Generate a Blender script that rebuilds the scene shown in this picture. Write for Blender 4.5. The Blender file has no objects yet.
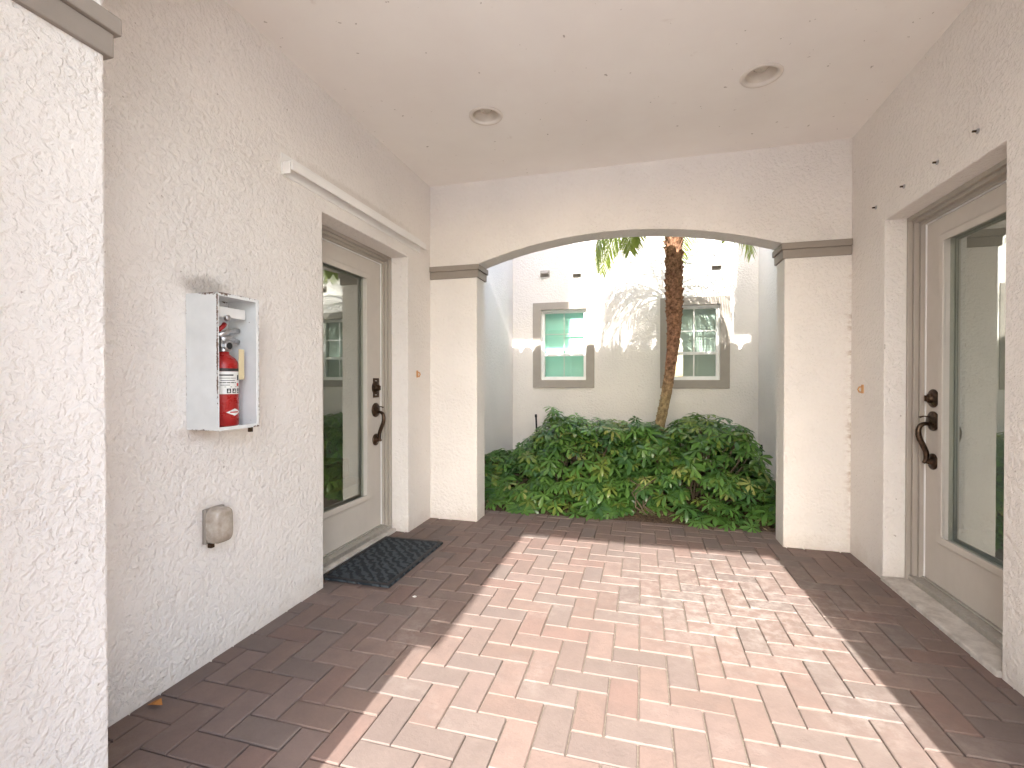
import bpy, bmesh, math, random
from mathutils import Vector, Matrix, noise
random.seed(7)
R = math.radians
S = 1.15            # metres per unit: all coordinates below are in camera heights
scene = bpy.context.scene
COL = scene.collection

# ------------------------------------------------------------------ camera, sky, sun, exposure
cam = bpy.data.cameras.new('camera')
camo = bpy.data.objects.new('camera', cam)
COL.objects.link(camo)
camo.location = (0, 0, S)
camo.rotation_euler = (R(90 - 0.48), 0, R(15.3))
cam.sensor_width = 36
cam.lens = 476 / 1024 * 36
cam.clip_start = 0.02
cam.clip_end = 2000
scene.camera = camo

TAN = 0.70
SUN_DIR = Vector((-0.038, 1, -TAN)).normalized()
world = bpy.data.worlds.new('World')
scene.world = world
world.use_nodes = True
wn = world.node_tree
bg = wn.nodes['Background']
sky = wn.nodes.new('ShaderNodeTexSky')
sky.sky_type = 'NISHITA'
sky.sun_disc = False
sky.sun_elevation = math.atan(TAN)
sky.sun_rotation = R(180 - 2.2)
sky.dust_density = 2.0
sky.ozone_density = 0.6
tint = wn.nodes.new('ShaderNodeMixRGB'); tint.blend_type = 'MULTIPLY'; tint.inputs[0].default_value = 1
tint.inputs[2].default_value = (.985, 1.0, 1.015, 1)     # white balance of the hazy sky
wn.links.new(sky.outputs[0], tint.inputs[1]); wn.links.new(tint.outputs[0], bg.inputs[0])
bg.inputs[1].default_value = 0.15
sun = bpy.data.lights.new('sun', 'SUN')
sun.energy = 2.0
sun.angle = R(0.55)
sun.color = (1, 0.96, 0.91)
suno = bpy.data.objects.new('sun', sun)
COL.objects.link(suno)
suno.rotation_euler = SUN_DIR.to_track_quat('-Z', 'Y').to_euler()
scene.view_settings.view_transform = 'Standard'
scene.view_settings.look = 'None'
scene.view_settings.exposure = 3.02
scene.view_settings.gamma = 1
scene.view_settings.use_curve_mapping = False
scene.cycles.max_bounces = 14
scene.cycles.diffuse_bounces = 8
scene.cycles.transparent_max_bounces = 24

# ------------------------------------------------------------------ materials
class NT:
    def __init__(s, name):
        s.m = bpy.data.materials.new(name)
        s.m.use_nodes = True
        s.t = s.m.node_tree
        s.b = s.t.nodes['Principled BSDF']
        s.out = s.t.nodes['Material Output']
        s.tc = s.t.nodes.new('ShaderNodeTexCoord')
    def n(s, typ, **kw):
        x = s.t.nodes.new('ShaderNode' + typ)
        for k, v in kw.items():
            if k.startswith('i_'):
                x.inputs[k[2:].replace('_', ' ')].default_value = v
            else:
                setattr(x, k, v)
        return x
    def l(s, a, b): s.t.links.new(a, b)
    def obj(s): return s.tc.outputs['Object']
    def map(s, scale, src=None):
        mp = s.n('Mapping'); mp.inputs['Scale'].default_value = scale
        s.l(src or s.obj(), mp.inputs[0]); return mp.outputs[0]
    def noise(s, scale, detail=3, rough=.55, dist=0, vec=None):
        x = s.n('TexNoise'); x.inputs['Scale'].default_value = scale; x.inputs['Detail'].default_value = detail
        x.inputs['Roughness'].default_value = rough; x.inputs['Distortion'].default_value = dist
        s.l(vec or s.obj(), x.inputs['Vector']); return x.outputs['Fac']
    def ramp(s, f, stops, interp='LINEAR'):
        r = s.n('ValToRGB'); r.color_ramp.interpolation = interp
        e = r.color_ramp.elements
        while len(e) < len(stops): e.new(.5)
        for el, (p, c) in zip(e, stops):
            el.position = p
            el.color = (c, c, c, 1) if isinstance(c, (int, float)) else (*c, 1)
        s.l(f, r.inputs[0]); return r.outputs[0]
    def mix(s, f, a, b, mode='MIX'):
        x = s.n('MixRGB', blend_type=mode)
        for i, v in ((0, f), (1, a), (2, b)):
            if isinstance(v, (int, float)): x.inputs[i].default_value = v if i == 0 else (v, v, v, 1)
            elif isinstance(v, tuple): x.inputs[i].default_value = (*v, 1)
            else: s.l(v, x.inputs[i])
        return x.outputs[0]
    def math(s, op, a, b=None, c=None, clamp=False):
        x = s.n('Math', operation=op, use_clamp=clamp)
        for i, v in enumerate((a, b, c)):
            if v is None: continue
            if isinstance(v, (int, float)): x.inputs[i].default_value = v
            else: s.l(v, x.inputs[i])
        return x.outputs[0]
    def bump(s, h, strength=.5, dist=.01, normal=None):
        x = s.n('Bump'); x.inputs['Strength'].default_value = strength; x.inputs['Distance'].default_value = dist
        s.l(h, x.inputs['Height'])
        if normal: s.l(normal, x.inputs['Normal'])
        s.l(x.outputs[0], s.b.inputs['Normal']); return x.outputs[0]
    def col(s, c):
        if isinstance(c, tuple): s.b.inputs['Base Color'].default_value = (*c, 1)
        else: s.l(c, s.b.inputs['Base Color'])
    def rough(s, r, metal=0, spec=None):
        s.b.inputs['Metallic'].default_value = metal
        if isinstance(r, (int, float)): s.b.inputs['Roughness'].default_value = r
        else: s.l(r, s.b.inputs['Roughness'])
        if spec is not None: s.b.inputs['Specular IOR Level'].default_value = spec

def stucco(name, base, corner=None, smudges=()):
    t = NT(name)
    warp = t.n('TexNoise'); warp.inputs['Scale'].default_value = 9; warp.inputs['Detail'].default_value = 2
    t.l(t.obj(), warp.inputs['Vector'])
    vm = t.n('VectorMath', operation='MULTIPLY_ADD')
    t.l(warp.outputs['Color'], vm.inputs[0]); vm.inputs[1].default_value = (.035, .035, .035); t.l(t.obj(), vm.inputs[2])
    a = t.noise(46, 3, .55, .3, vm.outputs[0])
    plate = t.ramp(a, [(.28, 0), (.44, .42), (.58, .80), (.76, 1)], 'EASE')
    b = t.noise(80, 3, .6, .4)
    c = t.noise(260, 2)
    h = t.math('MULTIPLY_ADD', b, .48, plate)
    h = t.math('MULTIPLY_ADD', c, .07, h)
    h = t.math('MULTIPLY', h, t.ramp(t.noise(2.6, 3), [(.3, .55), (.7, 1)]))
    big = t.noise(1.3, 4)
    col = t.mix(t.ramp(big, [(.35, 0), (.7, 1)]), base, tuple(x * .93 for x in base))
    # slightly darker, warmer tint in the hollows of the trowelled skin
    col = t.mix(t.ramp(plate, [(0, .14), (.5, 0)]), col, tuple(x * y for x, y in zip(base, (.82, .78, .74))))
    spots = t.ramp(t.noise(48, 2, .5, 0), [(.745, 0), (.765, .55)])
    col = t.mix(spots, col, (.28, .22, .17))
    sz_ = t.n('SeparateXYZ'); t.l(t.obj(), sz_.inputs[0])
    low = t.ramp(t.math('MULTIPLY_ADD', t.noise(7, 4, .65), .34, t.math('SUBTRACT', sz_.outputs[2], .12)), [(.02, .38), (.16, 0)])
    col = t.mix(low, col, (.50, .42, .35))
    if corner:
        # rust-brown drip line where this wall meets the next one
        sx = t.n('SeparateXYZ'); t.l(t.obj(), sx.inputs[0])
        w = t.noise(14, 4, .7, 0, t.map((1, 1, 2.2)))
        d = t.math('ABSOLUTE', t.math('SUBTRACT', sx.outputs[corner[0]], corner[1]))
        near = t.ramp(t.math('DIVIDE', d, .05), [(0, 1), (.45, .4), (1, 0)])
        zr = t.ramp(t.math('DIVIDE', sx.outputs[2], 2.2), [(0, .25), (.3, 1), (.7, .8), (.95, .1)])
        f = t.math('MULTIPLY', t.math('MULTIPLY', near, zr), t.ramp(w, [(.46, 0), (.62, 1)]))
        col = t.mix(t.math('MULTIPLY', f, .75), col, (.30, .18, .10))
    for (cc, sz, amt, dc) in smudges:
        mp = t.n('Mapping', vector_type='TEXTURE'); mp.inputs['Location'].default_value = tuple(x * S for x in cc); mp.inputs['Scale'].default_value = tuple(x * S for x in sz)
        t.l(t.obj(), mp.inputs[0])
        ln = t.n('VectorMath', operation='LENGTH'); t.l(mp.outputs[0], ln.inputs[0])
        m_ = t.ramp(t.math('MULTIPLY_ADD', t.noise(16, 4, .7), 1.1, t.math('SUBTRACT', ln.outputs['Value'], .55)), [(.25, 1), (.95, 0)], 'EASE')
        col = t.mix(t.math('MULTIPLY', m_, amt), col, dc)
    t.col(col); t.rough(.82, 0, .25)
    t.bump(h, .88, .0070)
    return t.m

def paint(name, c, rough=.45, spec=.4, var=.08, bumpy=0.0):
    t = NT(name)
    f = t.noise(7, 4)
    t.col(t.mix(t.ramp(f, [(.3, 0), (.75, 1)]), c, tuple(x * (1 - var) for x in c)))
    t.rough(t.ramp(t.noise(30, 3), [(.3, rough - .08), (.7, rough + .1)]), 0, spec)
    if bumpy: t.bump(t.noise(160, 3), .3, bumpy)
    return t.m

def metal(name, c, rough=.35, tarn=None):
    t = NT(name)
    f = t.noise(60, 3)
    t.col(t.mix(t.ramp(f, [(.35, 0), (.65, 1)]), c, tarn or tuple(x * .7 for x in c)))
    t.rough(t.ramp(f, [(.3, rough), (.7, rough + .15)]), 1)
    return t.m

def glass(name, tint, refl=.10, f0=1.55):
    t = NT(name)
    t.t.nodes.remove(t.b)
    tr = t.n('BsdfTransparent'); tr.inputs[0].default_value = (*tint, 1)
    gl = t.n('BsdfGlossy'); gl.inputs['Roughness'].default_value = .0; gl.inputs[0].default_value = (.93, .97, .94, 1)
    fr = t.n('Fresnel'); fr.inputs['IOR'].default_value = f0
    bmp = t.n('Bump'); bmp.inputs['Strength'].default_value = .05; bmp.inputs['Distance'].default_value = .002
    t.l(t.noise(1.6, 1), bmp.inputs['Height'])
    t.l(bmp.outputs[0], gl.inputs['Normal'])
    geo = t.n('NewGeometry')      # the pane reflects on its outer side only
    fac = t.math('MULTIPLY', t.math('ADD', fr.outputs[0], refl, clamp=True), t.math('SUBTRACT', 1.0, geo.outputs['Backfacing']))
    ms = t.n('MixShader')
    t.l(fac, ms.inputs[0]); t.l(tr.outputs[0], ms.inputs[1]); t.l(gl.outputs[0], ms.inputs[2])
    t.l(ms.outputs[0], t.out.inputs[0])
    return t.m

M = {}
WALLC = (.80, .76, .715)
M['stucco'] = stucco('stucco_paint', WALLC)
M['stucco_stained'] = stucco('stucco_paint_with_drips', WALLC, (0, (1.164 + 1.48 + .25) * S))
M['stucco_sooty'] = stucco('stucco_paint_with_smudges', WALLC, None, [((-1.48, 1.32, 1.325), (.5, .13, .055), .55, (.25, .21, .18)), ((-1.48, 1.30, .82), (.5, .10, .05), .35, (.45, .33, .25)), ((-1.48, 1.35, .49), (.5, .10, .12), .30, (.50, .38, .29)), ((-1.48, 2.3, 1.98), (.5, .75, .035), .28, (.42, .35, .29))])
t = NT('ceiling_paint')
f = t.noise(2.0, 4)
c = t.mix(t.ramp(f, [(.35, 0), (.7, 1)]), (.87, .84, .80), (.83, .79, .75))
c = t.mix(t.ramp(t.noise(9, 4, .6), [(.68, 0), (.80, .30)]), c, (.45, .36, .29))
c = t.mix(t.ramp(t.noise(26, 2, .5), [(.74, 0), (.77, .6)]), c, (.25, .2, .16))
t.col(c); t.rough(.85, 0, .2)
t.bump(t.noise(120, 4, .6), .3, .0018)
M['ceiling'] = t.m
M['taupe'] = paint('taupe_door_paint', (.54, .495, .44), .38)
M['frame'] = paint('taupe_frame_paint', (.40, .36, .31), .42)
M['trim'] = paint('taupe_trim_paint', (.30, .262, .225), .6, .25, .15, .0015)
M['surround'] = paint('taupe_window_surround', (.36, .325, .285), .7, .2, .1, .002)
M['white'] = paint('white_vinyl', (.78, .78, .76), .4)
M['white_track'] = paint('white_track_paint', (.84, .82, .79), .4, .4, .06)
t = NT('concrete_sill')
f = t.noise(14, 5, .65)
c = t.mix(t.ramp(f, [(.35, 0), (.65, 1)]), (.62, .58, .53), (.42, .38, .34))
t.col(c); t.rough(.85, 0, .2); t.bump(f, .5, .004)
M['concrete'] = t.m
M['alu'] = metal('threshold_aluminium', (.60, .58, .55), .45, (.54, .52, .49))
M['bronze'] = metal('aged_bronze', (.105, .068, .045), .26, (.05, .036, .028))
M['steel'] = metal('bright_steel', (.6, .6, .6), .3)
M['black'] = paint('black_rubber', (.018, .018, .02), .6)
M['door_glass'] = glass('door_glass', (.76, .79, .73), .24)
M['win_glass'] = glass('window_glass', (.90, .95, .92), .08)
M['orange'] = paint('faded_orange_plastic', (.60, .33, .14), .6)
M['dark_hole'] = paint('dark_cavity', (.05, .045, .04), .9)
M['can'] = paint('can_light_trim', (.76, .70, .63), .4, .5, .2)
M['can_in'] = paint('can_baffle', (.76, .69, .60), .45, .4, .3)
M['lens'] = paint('frosted_lamp_lens', (.6, .55, .48), .3, .5)
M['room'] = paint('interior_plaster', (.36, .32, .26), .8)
M['roomfloor'] = paint('interior_floor', (.22, .16, .11), .4)
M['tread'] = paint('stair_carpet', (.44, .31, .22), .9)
M['rail'] = paint('dark_handrail_wood', (.07, .04, .025), .35)
M['balus'] = paint('white_stair_stringer', (.6, .57, .52), .5)
M['teal'] = paint('teal_blind_slats', (.48, .84, .75), .4)
M['greyblind'] = paint('grey_blind_slats', (.52, .54, .52), .5)
M['tile'] = paint('clay_roof_tile', (.42, .24, .16), .8)

# cabinet paint: white enamel with rust eating in from the edges
def chipped(name, axes):
    t = NT(name)
    sx = t.n('SeparateXYZ'); t.l(t.tc.outputs['Generated'], sx.inputs[0])
    d = None
    for ax in axes:
        g = sx.outputs[ax]
        e = t.math('MINIMUM', g, t.math('SUBTRACT', 1.0, g))
        d = e if d is None else t.math('MINIMUM', d, e)
    nz = t.math('MULTIPLY_ADD', t.noise(9, 2), .7, t.math('MULTIPLY', t.noise(90, 4, .75), .55))
    f = t.math('ADD', t.math('MULTIPLY', d, 7.0), nz)
    chips = t.ramp(f, [(.60, 1), (.65, 0)])
    specks = t.ramp(t.noise(70, 2), [(.76, 0), (.78, .8)])
    f = t.math('MAXIMUM', chips, specks)
    base = t.mix(t.ramp(t.noise(9, 4), [(.3, 0), (.7, 1)]), (.74, .755, .75), (.64, .655, .65))
    t.col(t.mix(f, base, (.13, .085, .06)))
    t.rough(.4, 0, .45)
    t.bump(f, .3, -.001)
    return t.m
M['enamel_xz'] = chipped('white_enamel_side', (0, 2))
M['enamel_yz'] = chipped('white_enamel_face', (1, 2))
M['enamel_xy'] = chipped('white_enamel_top', (0, 1))
M['red'] = paint('extinguisher_red', (.36, .015, .014), .3, .5)
M['label'] = paint('printed_white', (.75, .75, .72), .5)
M['labelred'] = paint('printed_red', (.5, .04, .03), .5)
M['ink'] = paint('printed_black', (.03, .03, .03), .5)
M['tagpaper'] = paint('cream_tag_card', (.68, .58, .36), .7)
t = NT('tinted_plastic_cover')
f = t.noise(22, 4, .6)
t.col(t.mix(t.ramp(f, [(.35, 0), (.65, 1)]), (.62, .55, .47), (.42, .35, .28)))
t.rough(.22, 0, .6)
t.b.inputs['Transmission Weight'].default_value = .25
M['bubble'] = t.m

# pavers: one tint per brick, then stains and efflorescence
t = NT('clay_paver')
at = t.n('VertexColor', layer_name='tint')
f1 = t.noise(11, 5, .65); f2 = t.noise(70, 4, .7)
c = t.mix(t.ramp(f1, [(.42, 0), (.72, .45)]), at.outputs[0], (.09, .076, .07))
c = t.mix(.38, c, t.mix(t.math('MULTIPLY_ADD', t.noise(190, 3, .8), .5, t.math('MULTIPLY', f2, .5)), (.09, .068, .058), (.25, .185, .16)), 'MIX')
eff = t.ramp(t.noise(1.7, 3, .55, .6), [(.56, 0), (.72, 1)])
eff2 = t.ramp(t.noise(17, 5, .7), [(.44, 0), (.66, 1)])
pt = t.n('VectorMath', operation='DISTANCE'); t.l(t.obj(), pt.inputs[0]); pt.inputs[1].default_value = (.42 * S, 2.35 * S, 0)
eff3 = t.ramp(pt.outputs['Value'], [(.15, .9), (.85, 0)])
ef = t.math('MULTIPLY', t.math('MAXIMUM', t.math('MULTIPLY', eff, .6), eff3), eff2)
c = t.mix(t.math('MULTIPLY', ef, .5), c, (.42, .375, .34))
t.col(c)
t.rough(.8, 0, .25)
t.bump(t.math('MULTIPLY_ADD', t.noise(40, 3), .6, f2), .45, .003)
M['paver'] = t.m
t = NT('joint_sand')
t.col(t.mix(t.noise(90, 4), (.10, .08, .065), (.26, .22, .18))); t.rough(.95, 0, .1)
t.bump(t.noise(300, 3), .5, .002)
M['sand'] = t.m
t = NT('driveway_paving')
br = t.n('TexBrick'); br.inputs['Scale'].default_value = 4.6
br.inputs['Color1'].default_value = (.64, .64, .62, 1); br.inputs['Color2'].default_value = (.58, .58, .56, 1); br.inputs['Mortar'].default_value = (.40, .38, .35, 1)
t.l(t.obj(), br.inputs['Vector']); t.col(br.outputs[0]); t.rough(.85, 0, .2)
M['drive'] = t.m
t = NT('mulch_soil')
f = t.noise(38, 5, .7, .6); f2 = t.noise(7, 3)
t.col(t.mix(t.ramp(f, [(.35, 0), (.65, 1)]), (.045, .032, .025), (.15, .105, .075))); t.rough(.95, 0, .1)
t.bump(f, .9, .02)
M['mulch'] = t.m

def leafmat(name, rough=.30, trans=.28):
    t = NT(name)
    at = t.n('VertexColor', layer_name='tint')
    f = t.noise(25, 2)
    c = t.mix(t.ramp(f, [(.3, 0), (.7, .35)]), at.outputs[0], (.045, .11, .03))
    t.col(c); t.rough(rough, 0, .5)
    tl = t.n('BsdfTranslucent'); t.l(t.mix(.5, c, (.16, .24, .03), 'ADD'), tl.inputs[0])
    ms = t.n('MixShader'); ms.inputs[0].default_value = trans
    t.l(t.b.outputs[0], ms.inputs[1]); t.l(tl.outputs[0], ms.inputs[2]); t.l(ms.outputs[0], t.out.inputs[0])
    return t.m
M['leaf'] = leafmat('schefflera_leaf')
M['frond'] = leafmat('palm_leaflet', .4, .5)
t = NT('litter_leaf')
at = t.n('VertexColor', layer_name='tint'); t.col(at.outputs[0]); t.rough(.85, 0, .15)
M['litter'] = t.m
t = NT('palm_trunk_bark')
f = t.noise(30, 5, .7)
sx = t.n('SeparateXYZ'); t.l(t.obj(), sx.inputs[0])
zz = t.math('DIVIDE', sx.outputs[2], 2.0)
lo = t.mix(t.ramp(f, [(.35, 0), (.65, 1)]), (.11, .078, .04), (.38, .29, .16))
hi = t.mix(t.ramp(f, [(.35, 0), (.65, 1)]), (.09, .045, .028), (.40, .22, .135))
t.col(t.mix(t.ramp(zz, [(.42, 0), (.62, 1)]), lo, hi)); t.rough(.9, 0, .15)
t.bump(f, .8, .01)
M['bark'] = t.m
M['stem'] = paint('woody_stem', (.13, .10, .07), .85, .2, .3)
t = NT('rubber_mat')
wv = t.n('TexWave', wave_type='BANDS', bands_direction='DIAGONAL'); wv.inputs['Scale'].default_value = 9; wv.inputs['Distortion'].default_value = 6; wv.inputs['Detail Scale'].default_value = 2.2
t.l(t.obj(), wv.inputs['Vector'])
nz = t.noise(260, 3)
t.col(t.mix(t.ramp(wv.outputs['Fac'], [(.3, 0), (.7, 1)]), (.022, .028, .034), (.060, .072, .082)))
t.rough(.85, 0, .2); t.bump(t.math('MULTIPLY_ADD', nz, .35, wv.outputs['Fac']), .8, .008)
M['mat'] = t.m

# ------------------------------------------------------------------ builders
def V(p): return Vector((p[0] * S, p[1] * S, p[2] * S))
def tag(o, label, cat, group=None):
    o['label'] = label; o['category'] = cat
    if group: o['group'] = group
    return o
def thing(name, loc, label, cat, group=None):
    o = bpy.data.objects.new(name, None); COL.objects.link(o)
    o.location = V(loc); o.empty_display_size = .1
    return tag(o, label, cat, group)
def wloc(o):
    v = Vector((0, 0, 0))
    while o: v = v + o.location; o = o.parent
    return v
def obj(name, bm, m, parent=None, origin=None, bevel=0, smooth=False, recalc=True):
    """link bm (in camera-height units, world position) as one mesh object"""
    if recalc: bmesh.ops.recalc_face_normals(bm, faces=bm.faces)
    base = wloc(parent) if parent else (V(origin) if origin else Vector((0, 0, 0)))
    for v in bm.verts: v.co = v.co * S - base
    me = bpy.data.meshes.new(name); bm.to_mesh(me); bm.free()
    me.materials.append(M[m])
    if smooth:
        for p in me.polygons: p.use_smooth = True
    o = bpy.data.objects.new(name, me); COL.objects.link(o)
    if parent: o.parent = parent
    elif origin: o.location = base
    if bevel:
        b = o.modifiers.new('edge', 'BEVEL'); b.width = bevel; b.segments = 2; b.limit_method = 'ANGLE'; b.angle_limit = R(40)
    return o
def structure(o): o['kind'] = 'structure'; return o
def dup(root, delta, label=None):
    r = root.copy(); COL.objects.link(r); r.location = root.location + V(delta)
    if label: r['label'] = label
    for ch in list(root.children):
        c = ch.copy(); COL.objects.link(c); c.parent = r
        for g in list(ch.children):
            d = g.copy(); COL.objects.link(d); d.parent = c
    return r
def NB(): return bmesh.new()
def box(bm, x0, x1, y0, y1, z0, z1):
    vs = [bm.verts.new((x, y, z)) for x in (x0, x1) for y in (y0, y1) for z in (z0, z1)]
    for q in ((0, 1, 3, 2), (4, 6, 7, 5), (0, 4, 5, 1), (2, 3, 7, 6), (0, 2, 6, 4), (1, 5, 7, 3)):
        bm.faces.new([vs[i] for i in q])
def plate(bm, axis, a0, a1, outer, holes=()):
    """flat panel with holes, extruded along an axis; 2D coords are the other two axes in order"""
    def P(u, v):
        return {'x': (a0, u, v), 'y': (u, a0, v), 'z': (u, v, a0)}[axis]
    edges = []
    for loop in (outer, *holes):
        vs = [bm.verts.new(P(*p)) for p in loop]
        for i in range(len(vs)): edges.append(bm.edges.new((vs[i], vs[(i + 1) % len(vs)])))
    res = bmesh.ops.triangle_fill(bm, use_beauty=True, use_dissolve=False, edges=edges)
    fs = [g for g in res['geom'] if isinstance(g, bmesh.types.BMFace)]
    ex = bmesh.ops.extrude_face_region(bm, geom=fs, use_keep_orig=True)
    nv = [g for g in ex['geom'] if isinstance(g, bmesh.types.BMVert)]
    i = 'xyz'.index(axis)
    for v in nv: v.co[i] += a1 - a0
def rect(u0, u1, v0, v1): return [(u0, v0), (u1, v0), (u1, v1), (u0, v1)]
def circ(cx, cy, r, n=32): return [(cx + r * math.cos(2 * math.pi * i / n), cy + r * math.sin(2 * math.pi * i / n)) for i in range(n)]
def frame_of(d):
    d = d.normalized()
    a = Vector((0, 0, 1)) if abs(d.z) < .9 else Vector((1, 0, 0))
    u = d.cross(a).normalized(); return u, d.cross(u).normalized()
def tube(bm, pts, radii, n=10, cap=True, flat=1.0):
    pts = [Vector(p) for p in pts]
    if isinstance(radii, (int, float)): radii = [radii] * len(pts)
    rings = []
    u = None
    for i, p in enumerate(pts):
        d = (pts[min(i + 1, len(pts) - 1)] - pts[max(i - 1, 0)]).normalized()
        if u is None: u, w = frame_of(d)
        else:
            u = (u - d * u.dot(d)).normalized(); w = d.cross(u)
        rings.append([bm.verts.new(p + (u * math.cos(2 * math.pi * k / n) + w * math.sin(2 * math.pi * k / n) * flat) * radii[i]) for k in range(n)])
    for a, b in zip(rings, rings[1:]):
        for k in range(n): bm.faces.new((a[k], a[(k + 1) % n], b[(k + 1) % n], b[k]))
    if cap:
        bm.faces.new(rings[0][::-1]); bm.faces.new(rings[-1])
def lathe(bm, base, axis, prof, n=28, closed=True):
    """prof: list of (distance along axis, radius)"""
    base = Vector(base); axis = Vector(axis).normalized(); u, w = frame_of(axis)
    rings = []
    for t_, r in prof:
        rings.append([bm.verts.new(base + axis * t_ + (u * math.cos(2 * math.pi * k / n) + w * math.sin(2 * math.pi * k / n)) * max(r, 1e-5)) for k in range(n)])
    for a, b in zip(rings, rings[1:]):
        for k in range(n): bm.faces.new((a[k], a[(k + 1) % n], b[(k + 1) % n], b[k]))
    if closed:
        bm.faces.new(rings[0][::-1]); bm.faces.new(rings[-1])

# ------------------------------------------------------------------ dimensions
XL, XR = -1.48, 1.164          # passage walls
YF0, YF1 = .50, .766           # front arch wall
YB0, YB1 = 3.17, 3.342         # arch wall seen in the photo
YC = 5.45                      # courtyard rear wall
OL, OR_ = -1.123, .8164        # arch opening
ZC = 2.393                     # ceiling
ZD = 2.475                     # roof deck underside
CAP0, CAP1 = 1.722, 1.812      # pilaster caps
CROWN = 1.971
TH = .25
LD = (1.967, 2.828, 1.806)     # left door opening: y0, y1, top
RD = (1.965, 2.782, 1.795)

def arc(n=40, crown=CROWN):
    a = (OR_ - OL) / 2; cx = (OR_ + OL) / 2; r = crown - CAP1
    rad = (a * a + r * r) / (2 * r); cz = crown - rad; th = math.asin(a / rad)
    return [(cx + rad * math.sin(-th + 2 * th * i / n), cz + rad * math.cos(-th + 2 * th * i / n)) for i in range(n + 1)]

# ------------------------------------------------------------------ ground
bm = NB()
for (x0, x1, y0, y1) in ((-400, 400, -400, -1.1), (-400, 400, 6.2, 400), (-400, -2.9, -1.1, 6.2), (2.7, 400, -1.1, 6.2)):
    bm.faces.new([bm.verts.new(p) for p in ((x0, y0, -.03), (x1, y0, -.03), (x1, y1, -.03), (x0, y1, -.03))])
bm.faces.new([bm.verts.new(p) for p in ((-2.9, -1.1, -.03), (2.7, -1.1, -.03), (2.7, 6.2, -.03), (-2.9, 6.2, -.03))])
structure(obj('ground', bm, 'drive'))

# herringbone pavers, each brick a chamfered block inside one sheet
W = .0936; YEND = 3.475
PX, PY = -1.60, -.90
bm = NB(); cl = bm.loops.layers.float_color.new('tint')
rng = random.Random(3)
pal = [(0.193, 0.137, 0.117), (0.184, 0.130, 0.109), (0.202, 0.145, 0.124), (0.177, 0.134, 0.117), (0.161, 0.131, 0.117), (0.197, 0.147, 0.130), (0.186, 0.121, 0.102), (0.157, 0.127, 0.115)]
def brick(x0, x1, y0, y1):
    y1 = min(y1, YEND)
    if y1 - y0 < .02: return
    g = .0016 + rng.random() * .0012; b = .0030; dz = -.0030
    x0 += g; x1 -= g; y0 += g; y1 -= g
    z = rng.uniform(-.0012, .0012); tx = rng.uniform(-.006, .006); ty = rng.uniform(-.006, .006)
    mx, my = (x0 + x1) / 2, (y0 + y1) / 2
    rot = rng.uniform(-.006, .006)
    def vv(x, y, d):
        dx, dy = x - mx, y - my
        return bm.verts.new((mx + dx - dy * rot, my + dy + dx * rot, z + d + dx * tx + dy * ty))
    j = lambda: rng.choice((rng.uniform(-.0006, .0006), rng.uniform(-.0006, .0006), rng.uniform(-.0022, .0022)))
    top = [vv(x + j(), y + j(), 0) for x, y in ((x0 + b, y0 + b), (x1 - b, y0 + b), (x1 - b, y1 - b), (x0 + b, y1 - b))]
    mid = [vv(x, y, dz) for x, y in ((x0, y0), (x1, y0), (x1, y1), (x0, y1))]
    bot = [vv(x, y, -.025) for x, y in ((x0, y0), (x1, y0), (x1, y1), (x0, y1))]
    c = rng.choice(pal); k = rng.uniform(.90, 1.10); c = tuple(q * k for q in c)
    fs = [bm.faces.new(top)]
    for i in range(4):
        n = (i + 1) % 4
        fs.append(bm.faces.new((mid[i], mid[n], top[n], top[i])))
        fs.append(bm.faces.new((bot[i], bot[n], mid[n], mid[i])))
    for f in fs:
        for lp in f.loops: lp[cl] = (*c, 1)
for i in range(-2, 36):
    for j in range(-2, 48):
        m = (i - j) % 4
        x, y = PX + i * W, PY + j * W
        if y > YEND: continue
        if m == 0: brick(x, x + 2 * W, y, y + W)
        elif m == 3: brick(x, x + W, y, y + 2 * W)
structure(obj('paving', bm, 'paver', recalc=False))
bm = NB()
box(bm, -1.85, 1.85, -1.09, YEND + .004, -.028, -.0085)
structure(obj('paving_joint', bm, 'sand'))

# ------------------------------------------------------------------ walls
def side_wall(x_in, x_out, dr, label):
    bm = NB()
    o = [(YF1, -.02), (dr[0], -.02), (dr[0], dr[2]), (dr[1], dr[2]), (dr[1], -.02), (YB0, -.02), (YB0, ZD), (YF1, ZD)]
    plate(bm, 'x', x_in, x_out, o)
    return tag(obj('stucco_wall', bm, 'stucco_sooty' if x_in < 0 else 'stucco', bevel=.006), label, 'wall')
side_wall(XL, XL - TH, LD, 'long cream stucco wall with the extinguisher cabinet and a storm shutter track above its door')
side_wall(XR, XR + TH, RD, 'cream stucco wall with four small bolts in a sloping line above the door with the large reflective pane')

def arch_wall(y0, y1, label, m, crown=CROWN, dz=0):
    root = thing('arch_wall', (XL - TH, y0, 0), label, 'arch wall')
    bm = NB()
    o = [(XL - TH, -.02), (OL, -.02)] + arc(40, crown) + [(OR_, -.02), (XR + TH, -.02), (XR + TH, ZD), (XL - TH, ZD)]
    plate(bm, 'y', y0, y1, o)
    obj('wall', bm, m, root, bevel=.007)
    # caps wrap the inner face of each pilaster; lower fascia and a slightly prouder upper band
    for side in (-1, 1):
        bm = NB()
        for (z0, z1, e) in ((CAP0, CAP0 + .052, .012), (CAP0 + .052, CAP1, .022)):
            if side < 0: xa, xb = XL + .002, OL + e
            else: xa, xb = OR_ - e, XR - .002
            box(bm, xa, xb, y0 - e, y1 + e, z0 + dz, z1 + dz)
        obj('pilaster_cap', bm, 'trim', root, bevel=.004)
    return root
arch_wall(YB0, YB1, 'wide low arch wall with grey capped pilasters framing the planted courtyard', 'stucco_stained')
arch_wall(YF0, YF1, 'near white stucco pilaster and arch at the left edge with a grey cap', 'stucco', 2.34, -.022)

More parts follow.
